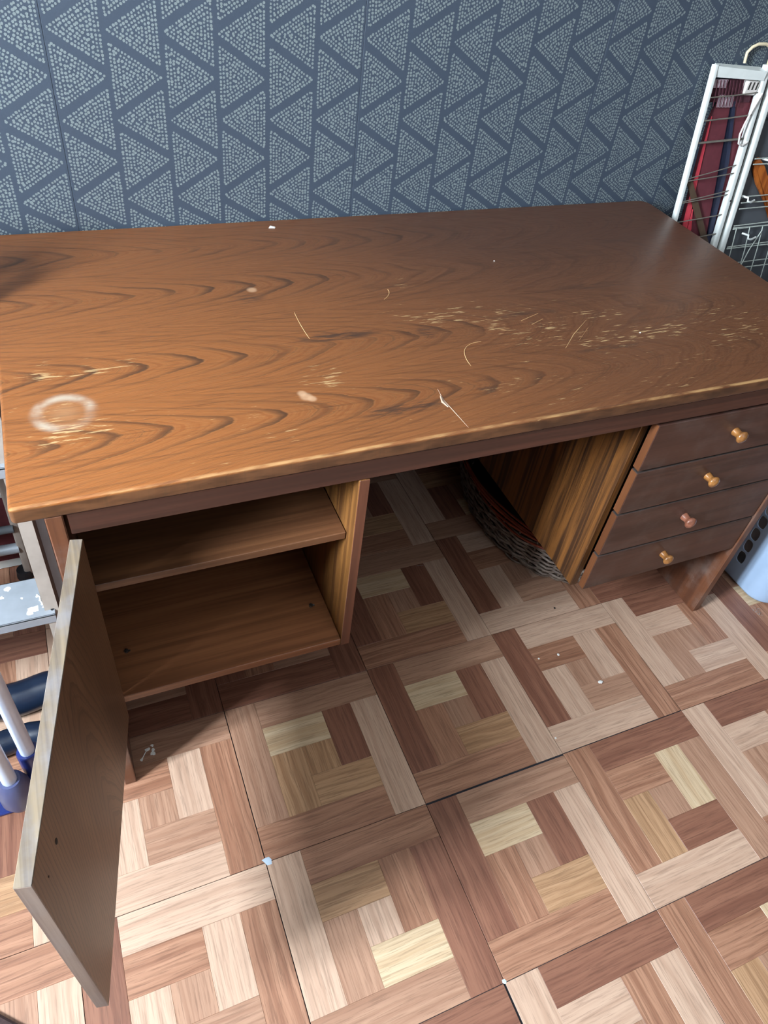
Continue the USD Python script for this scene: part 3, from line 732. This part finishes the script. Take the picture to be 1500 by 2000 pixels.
lumpy(.655, .780, .925, .969, .009, .004, M['maroon'], 1, 'maroon_fold')
lumpy(.657, .695, .953, .969, .005, .003, M['tweed'], 2, 'pale_fold')
lumpy(.682, .727, .916, .940, .006, .003, M['tweed'], 3, 'pale_fold')
for k in range(9):
    x = .660 + k * .0095
    obj('dark_stripe', tube([RP(x, .969, .0012), RP(x + .004, .945, .0012), RP(x + .008, .918, .0022)], .0011, 5), M['maroon'], cl)
sp = obj('slate_panel', leaning_prism([(.806, .30), (.806, .80), (.83, .885), (1.30, .90), (1.30, .30)], .012, .010), M['slate'])
tag(stage.GetPrimAtPath(sp), 'plain slate grey panel standing behind the right part of the rack', 'panel')
ow = thing('wooden_hanger_arm', 'orange varnished wooden slat slanting behind the rack wires', 'slat', (0.89, 0.87, 0.72))
obj('slat', leaning_prism([(.8485, .800), (.858, .812), (.884, .793), (.94, .733), (.975, .675), (.962, .668), (.952, .688), (.918, .716), (.878, .752), (.852, .785)], .001, .008), M['orange_wood'], ow)
pw = thing('power_strip', 'white slotted power strip hung by a cream cable over the rack top', 'power strip', (0.77, 0.91, 0.95))
def ps_ring(x0, x1, z0, z1, y):
    return np.array([(x, y, z) for x, z in rounded_rect(x0, x1, z0, z1, .006, 5)])
PY = 0.909
m = loft([ps_ring(.745, .779, .9425, .9685, PY - .006), ps_ring(.7435, .7805, .941, .9695, PY - .004), ps_ring(.7435, .7805, .941, .9695, PY + .010)]); m.fix_normals()
obj('housing', m, M['white_plastic'], pw)
for x in (.7515, .7625, .7735):
    obj('slot', cat([box(x - .0022, x + .0022, PY - .0064, PY - .0055, .9525, .9675)]), M['slot_dark'], pw)
obj('cable', tube([(.7275, .920, 1.0005), (.726, .9205, 1.008), (.7245, .9215, 1.020), (.733, .921, 1.0305), (.747, .921, 1.0365), (.768, .921, 1.0375), (.79, .923, 1.031), (.801, .926, 1.018), (.806, .9272, .998), (.807, .9272, .965)], .0034, 8), M['cream'], pw, smooth=60)
obj('cable', tube([(.790, RP(0, .95, -.011)[1], .948), (.777, RP(0, .92, -.011)[1], .92), (.765, RP(0, .89, -.011)[1], .89), (.759, RP(0, .867, -.011)[1], .867), (.763, RP(0, .848, -.011)[1], .848), (.775, RP(0, .84, -.010)[1], .843), (.79, RP(0, .85, -.010)[1], .85)], .0024, 8), M['white_plastic'], pw, smooth=60, label='thin white cable')

# ------------------------------------------------------------------ pale laundry basket right of the desk
lb = thing('laundry_basket', 'pale blue white plastic laundry basket with slotted side beside the desk', 'laundry basket', (0.90, 0.42, FZ))
def lring(z, d=0.0, n=8):
    t = (z - FZ) / 0.36
    e = 0.022 * t
    return np.column_stack([rounded_rect(0.680 - e + d, 1.12 + e - d, 0.1640 - e + d, 0.660 + e - d, max(0.055 - d, .01), n), np.full(4 * (n + 1), z)])
def solid(rings):
    m = loft(rings); m.fix_normals(); return m3.Manifold(m3.Mesh(np.asarray(m.vertices, np.float32), np.asarray(m.faces, np.uint32)))
zz = [FZ, FZ + 0.006, FZ + 0.015, FZ + 0.36]
outer = solid([lring(zz[0], .016), lring(zz[1], .006), lring(zz[2], 0), lring(zz[3], 0)])
inner = solid([lring(FZ + 0.004, .014), lring(FZ + 0.02, .0030), lring(FZ + 0.40, .0030)])
body = outer - inner
def slot_cutter(y, z, face):
    a = np.arange(20) * 2 * math.pi / 20
    o = [(0.0115 * math.copysign(abs(math.cos(t)) ** .75, math.cos(t)), 0.0185 * math.copysign(abs(math.sin(t)) ** .75, math.sin(t))) for t in a]
    r = [np.array([(x, y + p, z + q) for p, q in o]) for x in (0.60, 0.80)]
    return solid(r)
cut = None
for ky in range(9):
    for kz in range(6):
        c = slot_cutter(0.2720 + 0.0395 * ky, 0.0865 + 0.0415 * kz, 0)
        cut = c if cut is None else cut + c
body = body - cut
bm = body.to_mesh(); bmt = trimesh.Trimesh(bm.vert_properties[:, :3], bm.tri_verts)
obj('body', bmt, M['blue_white'], lb, smooth=35)
rim = lring(FZ + 0.36, -0.006)
obj('rim', tube(rim.tolist(), 0.008, 8, closed=True), M['blue_white'], lb, smooth=60)
obj('folded_linen', solid_mesh if False else (lambda q: (q.fix_normals(), q)[1])(loft([lring(FZ + 0.02, .03), lring(FZ + 0.20, .03), lring(FZ + 0.24, .09)])), M['lint'], lb, label='grey contents showing through the slots')

# ------------------------------------------------------------------ left of the desk: step ladder, box, tubular stand
ld = thing('step_ladder', 'paint-spattered aluminium step ladder standing left of the desk', 'ladder', (-1.0, 0.6, FZ))
def stile(xo):
    """front rail: a channel leaning back, flange towards -x"""
    sgn = 1 if xo > -1.0 else -1
    p, q = np.array([xo, 0.345, FZ]), np.array([xo - sgn * 0.033, 0.681, 0.785])
    for (w0, w1, d0, d1, mat, nm) in ((-.011 * sgn, .011 * sgn, -.002, .0, 'alu_tan', 'rail_flange'), (.0085 * sgn, .011 * sgn, 0, .045, 'channel_brown', 'rail_web'), (.011 * sgn, .024 * sgn, .043, .045, 'alu', 'rail_flange')):
        a0, a1 = sorted((w0, w1))
        o = [(a0, d0), (a1, d0), (a1, d1), (a0, d1)]
        m = loft([np.array([(c[0] + a, c[1] + d, c[2]) for a, d in o]) for c in (p, q)]); m.fix_normals()
        obj(nm, m, M[mat], ld, smooth=False)
stile(-0.857); stile(-1.262)
for z, yf in ((0.25, 0.437), (0.50, 0.545)):
    tr = obj('tread', cat([cbox(-1.262, -0.862, yf, yf + 0.095, z - 0.004, z, .001), cbox(-1.262, -0.862, yf, yf + 0.003, z - 0.022, z, .001), cbox(-1.262, -0.862, yf + 0.092, yf + 0.095, z - 0.018, z, .001)]), M['alu'], ld)
    if z < 0.3:
        for k, (x, y, r) in enumerate(((-.896, .459, .0085), (-.902, .452, .006), (-.888, .486, .003), (-.884, .476, .0025), (-.882, .465, .003), (-.871, .497, .009), (-.874, .489, .006), (-.935, .517, .007), (-.945, .500, .004), (-.913, .489, .003), (-.88, .459, .0025))):
            obj('paint_splash', blob((x, y, z), r, axis='z', seed=40 + k, th=.0004), M['splat'], tr)
        obj('paint_splash', tube([(-.8725, .508, z), (-.876, .497, z), (-.8745, .486, z), (-.8695, .480, z)], .0016, 6), M['splat_red'], tr, label='reddish paint smear')
        obj('paint_splash', tube([(-.889, .490, z), (-.8845, .484, z), (-.8835, .473, z), (-.880, .463, z)], .0013, 6), M['splat'], tr)
        obj('rivet', cyl((-.8665, .449, z - .001), (-.8665, .449, z + .0012), .0026, 12), M['rubber'], tr)
for x0, x1 in ((-0.9345, -0.905), (-1.20, -1.23)):
    bar((x0, 0.775, 0.012), (x1, 0.728, 0.785), 0.018, 0.020, M['alu_tan'], 'rear_leg', ld)
    obj('foot', cat([cyl((x0 - .008, 0.775, FZ), (x0 - .008, 0.775, FZ + .020), .019, 20, .016)]), M['rubber'], ld)
obj('brace', cyl((-1.205, .770, .100), (-.936, .766, .100), .0115, 18), M['alu'], ld)
obj('brace', cyl((-1.205, .757, .170), (-.932, .753, .170), .0085, 14), M['slate'], ld)
obj('top_cap', cbox(-1.235, -0.885, .655, .755, .785, .803, .003), M['white_paint'], ld)
bx_ = thing('storage_box', 'white box with dark red front panel behind the ladder by the desk', 'box', (-1.08, 0.80, FZ))
obj('body', cbox(-1.25, -0.918, 0.806, 0.925, FZ, 0.228, .003), M['white_paint'], bx_)
obj('lid', cbox(-1.254, -0.914, 0.800, 0.927, 0.222, 0.236, .003), M['white_plastic'], bx_)
obj('front_panel', cbox(-1.235, -0.937, 0.8045, 0.8065, 0.03, 0.212, .0005), M['red'], bx_)

st = thing('tubular_stand', 'white tubular stand on blue plastic base joints behind the open door', 'stand', (-0.96, 0.25, FZ))
obj('tube_upright', cyl((-.9445, .267, .110), (-.9445, .271, .70), .0118, 20), M['tube_white'], st, smooth=60)
obj('tube_upright', cyl((-.9760, .229, .105), (-.9760, .233, .70), .0118, 20), M['tube_white'], st, smooth=60)
sk = lathe([(0, .02), (.010, .02), (.014, .04), (.0185, .06), (.0185, .118), (.0165, .122), (.012, .122), (.012, .118), (0, .118)], 24); sk.apply_translation([-.9445, .267, 0])
obj('base_joint', sk, M['blue_plastic'], st, smooth=50)
sk = lathe([(0, .018), (.010, .018), (.020, .030), (.0265, .050), (.0265, .085), (.021, .105), (.0165, .112), (.012, .112), (.012, .106), (0, .106)], 24); sk.apply_translation([-.9760, .229, 0])
obj('base_joint', sk, M['blue_grey_plastic'], st, smooth=50)
obj('bridge', cat([tube([(-.9445, .267, .075), (-.953, .257, .052), (-.962, .246, .050), (-.9760, .229, .070)], [.013, .012, .012, .014], 12)]), M['blue_plastic'], st, smooth=60)
obj('leg_stub', cat([cyl((-.9445, .265, .028), (-.9385, .246, FZ + .004), .009, 14), cyl((-.9760, .229, .03), (-.962, .224, FZ + .004), .0085, 14)]), M['blue_grey_plastic'], st, smooth=60)
obj('base_plate', cat([cbox(-1.06, -.953, .226, .252, FZ, FZ + .010, .003), cyl((-.955, .222, FZ + .008), (-.937, .236, FZ + .008), .006, 10)]), M['blue_plastic'], st)

for k, (y, r, x1, lab) in enumerate(((.437, .033, -.858, 'thicker navy padded tube on the floor left of the door'), (.352, .024, -.900, 'thinner navy padded tube on the floor nearer the blue joints'))):
    t = thing('padded_tube', lab, 'tube', (-1.0, y, FZ))
    P = [(-1.22 + (x1 + 1.22) * i / 24, y + .004 * math.sin(i * .7 + k), FZ + r * .92 + .0012 * math.sin(i * 1.3)) for i in range(25)]
    m = tube(P, [r * (.80 if i in (0, 24) else .95 if i in (1, 23) else 1) for i in range(25)], 20)
    obj('padding', m, M['navy_tube'], t, smooth=60)

# corner of a mat at the lower left
def rot_box(cx, cy, w, d, z0, z1, ang, c):
    b = cbox(-w / 2, w / 2, -d / 2, d / 2, z0, z1, c); b.apply_transform(trimesh.transformations.rotation_matrix(ang, [0, 0, 1])); b.apply_translation([cx, cy, 0]); return b
mt = obj('floor_mat', rot_box(-1.119, -0.192, 0.42, 0.30, FZ, FZ + .010, math.radians(-43), .003), M['mat'])
tag(stage.GetPrimAtPath(mt), 'dark brown mat corner on the floor at the lower left', 'mat')

# ------------------------------------------------------------------ small litter
def litter(name, mesh, mat, label, cat_, group=None):
    p = obj(name, mesh, mat); tag(stage.GetPrimAtPath(p), label, cat_, group)
def pebble(c, r, seed, flat=.5):
    s = trimesh.creation.icosphere(1, r); rr = np.random.RandomState(seed)
    s.vertices *= (1 + .35 * (rr.rand(len(s.vertices), 1) - .5)); s.vertices[:, 2] *= flat
    s.apply_translation([c[0], c[1], c[2] - s.vertices[:, 2].min()]); return s
m = pebble((0, 0, 0), .0042, 1, .55); m.vertices[:, 0] *= 1.35; m.apply_translation([.1718, .1167, FZ])
litter('crumb', m, M['crumb'], 'white oval crumb on the tile in front of the drawers', 'crumb')
litter('crumb', pebble((.0039, .0343, FZ), .0022, 2), M['crumb'], 'tiny white crumb near the dark gap between floor tiles', 'crumb')
litter('crumb', pebble((.0714, .2131, FZ), .0022, 3), M['crumb'], 'tiny white crumb on the dark strip in front of the basket', 'crumb')
litter('crumb', pebble((.120, .2085, FZ), .0030, 4), M['crumb'], 'white crumb right below the lowest drawer corner', 'crumb')
litter('paper_scrap', blob((-.607, .002, FZ), .0085, 7, .0005, 'z', 9), M['paper'], 'torn pale blue scrap at a floor tile corner near the door', 'paper scrap')
litter('paper_scrap', blob((-.3057, -.3039, FZ), .0045, 6, .0004, 'z', 12), M['paper'], 'tiny pale blue scrap at the tile corner by the bottom edge', 'paper scrap')
litter('paper_scrap', blob((-.3478, .8905, H + .0001), .0065, 7, .0012, 'z', 15), M['crumb'], 'white paper scrap lying at the back edge of the desktop', 'paper scrap')
litter('crumb', pebble((.1713, .3894, H), .0016, 6), M['crumb'], 'white speck on the right half of the desktop', 'crumb')
litter('crumb', pebble((.0383, .6852, H), .0016, 7), M['crumb'], 'white speck at the back of the desktop', 'crumb')
litter('nail_head', pebble((.1844, .3263, FZ), .0022, 8), M['hole'], 'small black pip on the tile below the basket', 'pip')
lm = []
for k in range(16):
    a = rng.random() * 6.3; x, y = .6784 + rng.uniform(-.012, .012), .1600 + rng.uniform(-.012, .012)
    lm.append(tube([(x, y, FZ + .001), (x + .004 * math.cos(a), y + .004 * math.sin(a), FZ + .003), (x + .007 * math.cos(a + .6), y + .007 * math.sin(a + .6), FZ + .001)], .00035, 4))
litter('dust_tuft', cat(lm), M['lint'], 'grey dust tuft on the floor in front of the laundry basket', 'dust')
litter('straw', tube([(-.0805, .545, FZ + .0006), (-.072, .542, FZ + .001), (-.064, .541, FZ + .0006)], .0005, 5), M['lint'], 'short pale straw on the dark floor under the desk', 'straw')

litter('paint_flake', cat([blob((-.7752, .2545, FZ), .0035, seed=1, axis='z'), tube([(-.7752, .2545, FZ + .0004), (-.7640, .2700, FZ + .0006)], .0009, 6), blob((-.7625, .2715, FZ), .0045, seed=2, axis='z')]), M['splat'], 'long white paint flake on the dark floor beside the door', 'paint flake')
litter('paint_flake', cat([blob((-.7529, .2765, FZ), .0035, seed=3, axis='z'), blob((-.7526, .2685, FZ), .0040, seed=4, axis='z'), blob((-.7540, .2600, FZ), .0045, seed=5, axis='z')]), M['splat'], 'lumpy white paint flake right of the long one beside the door', 'paint flake')
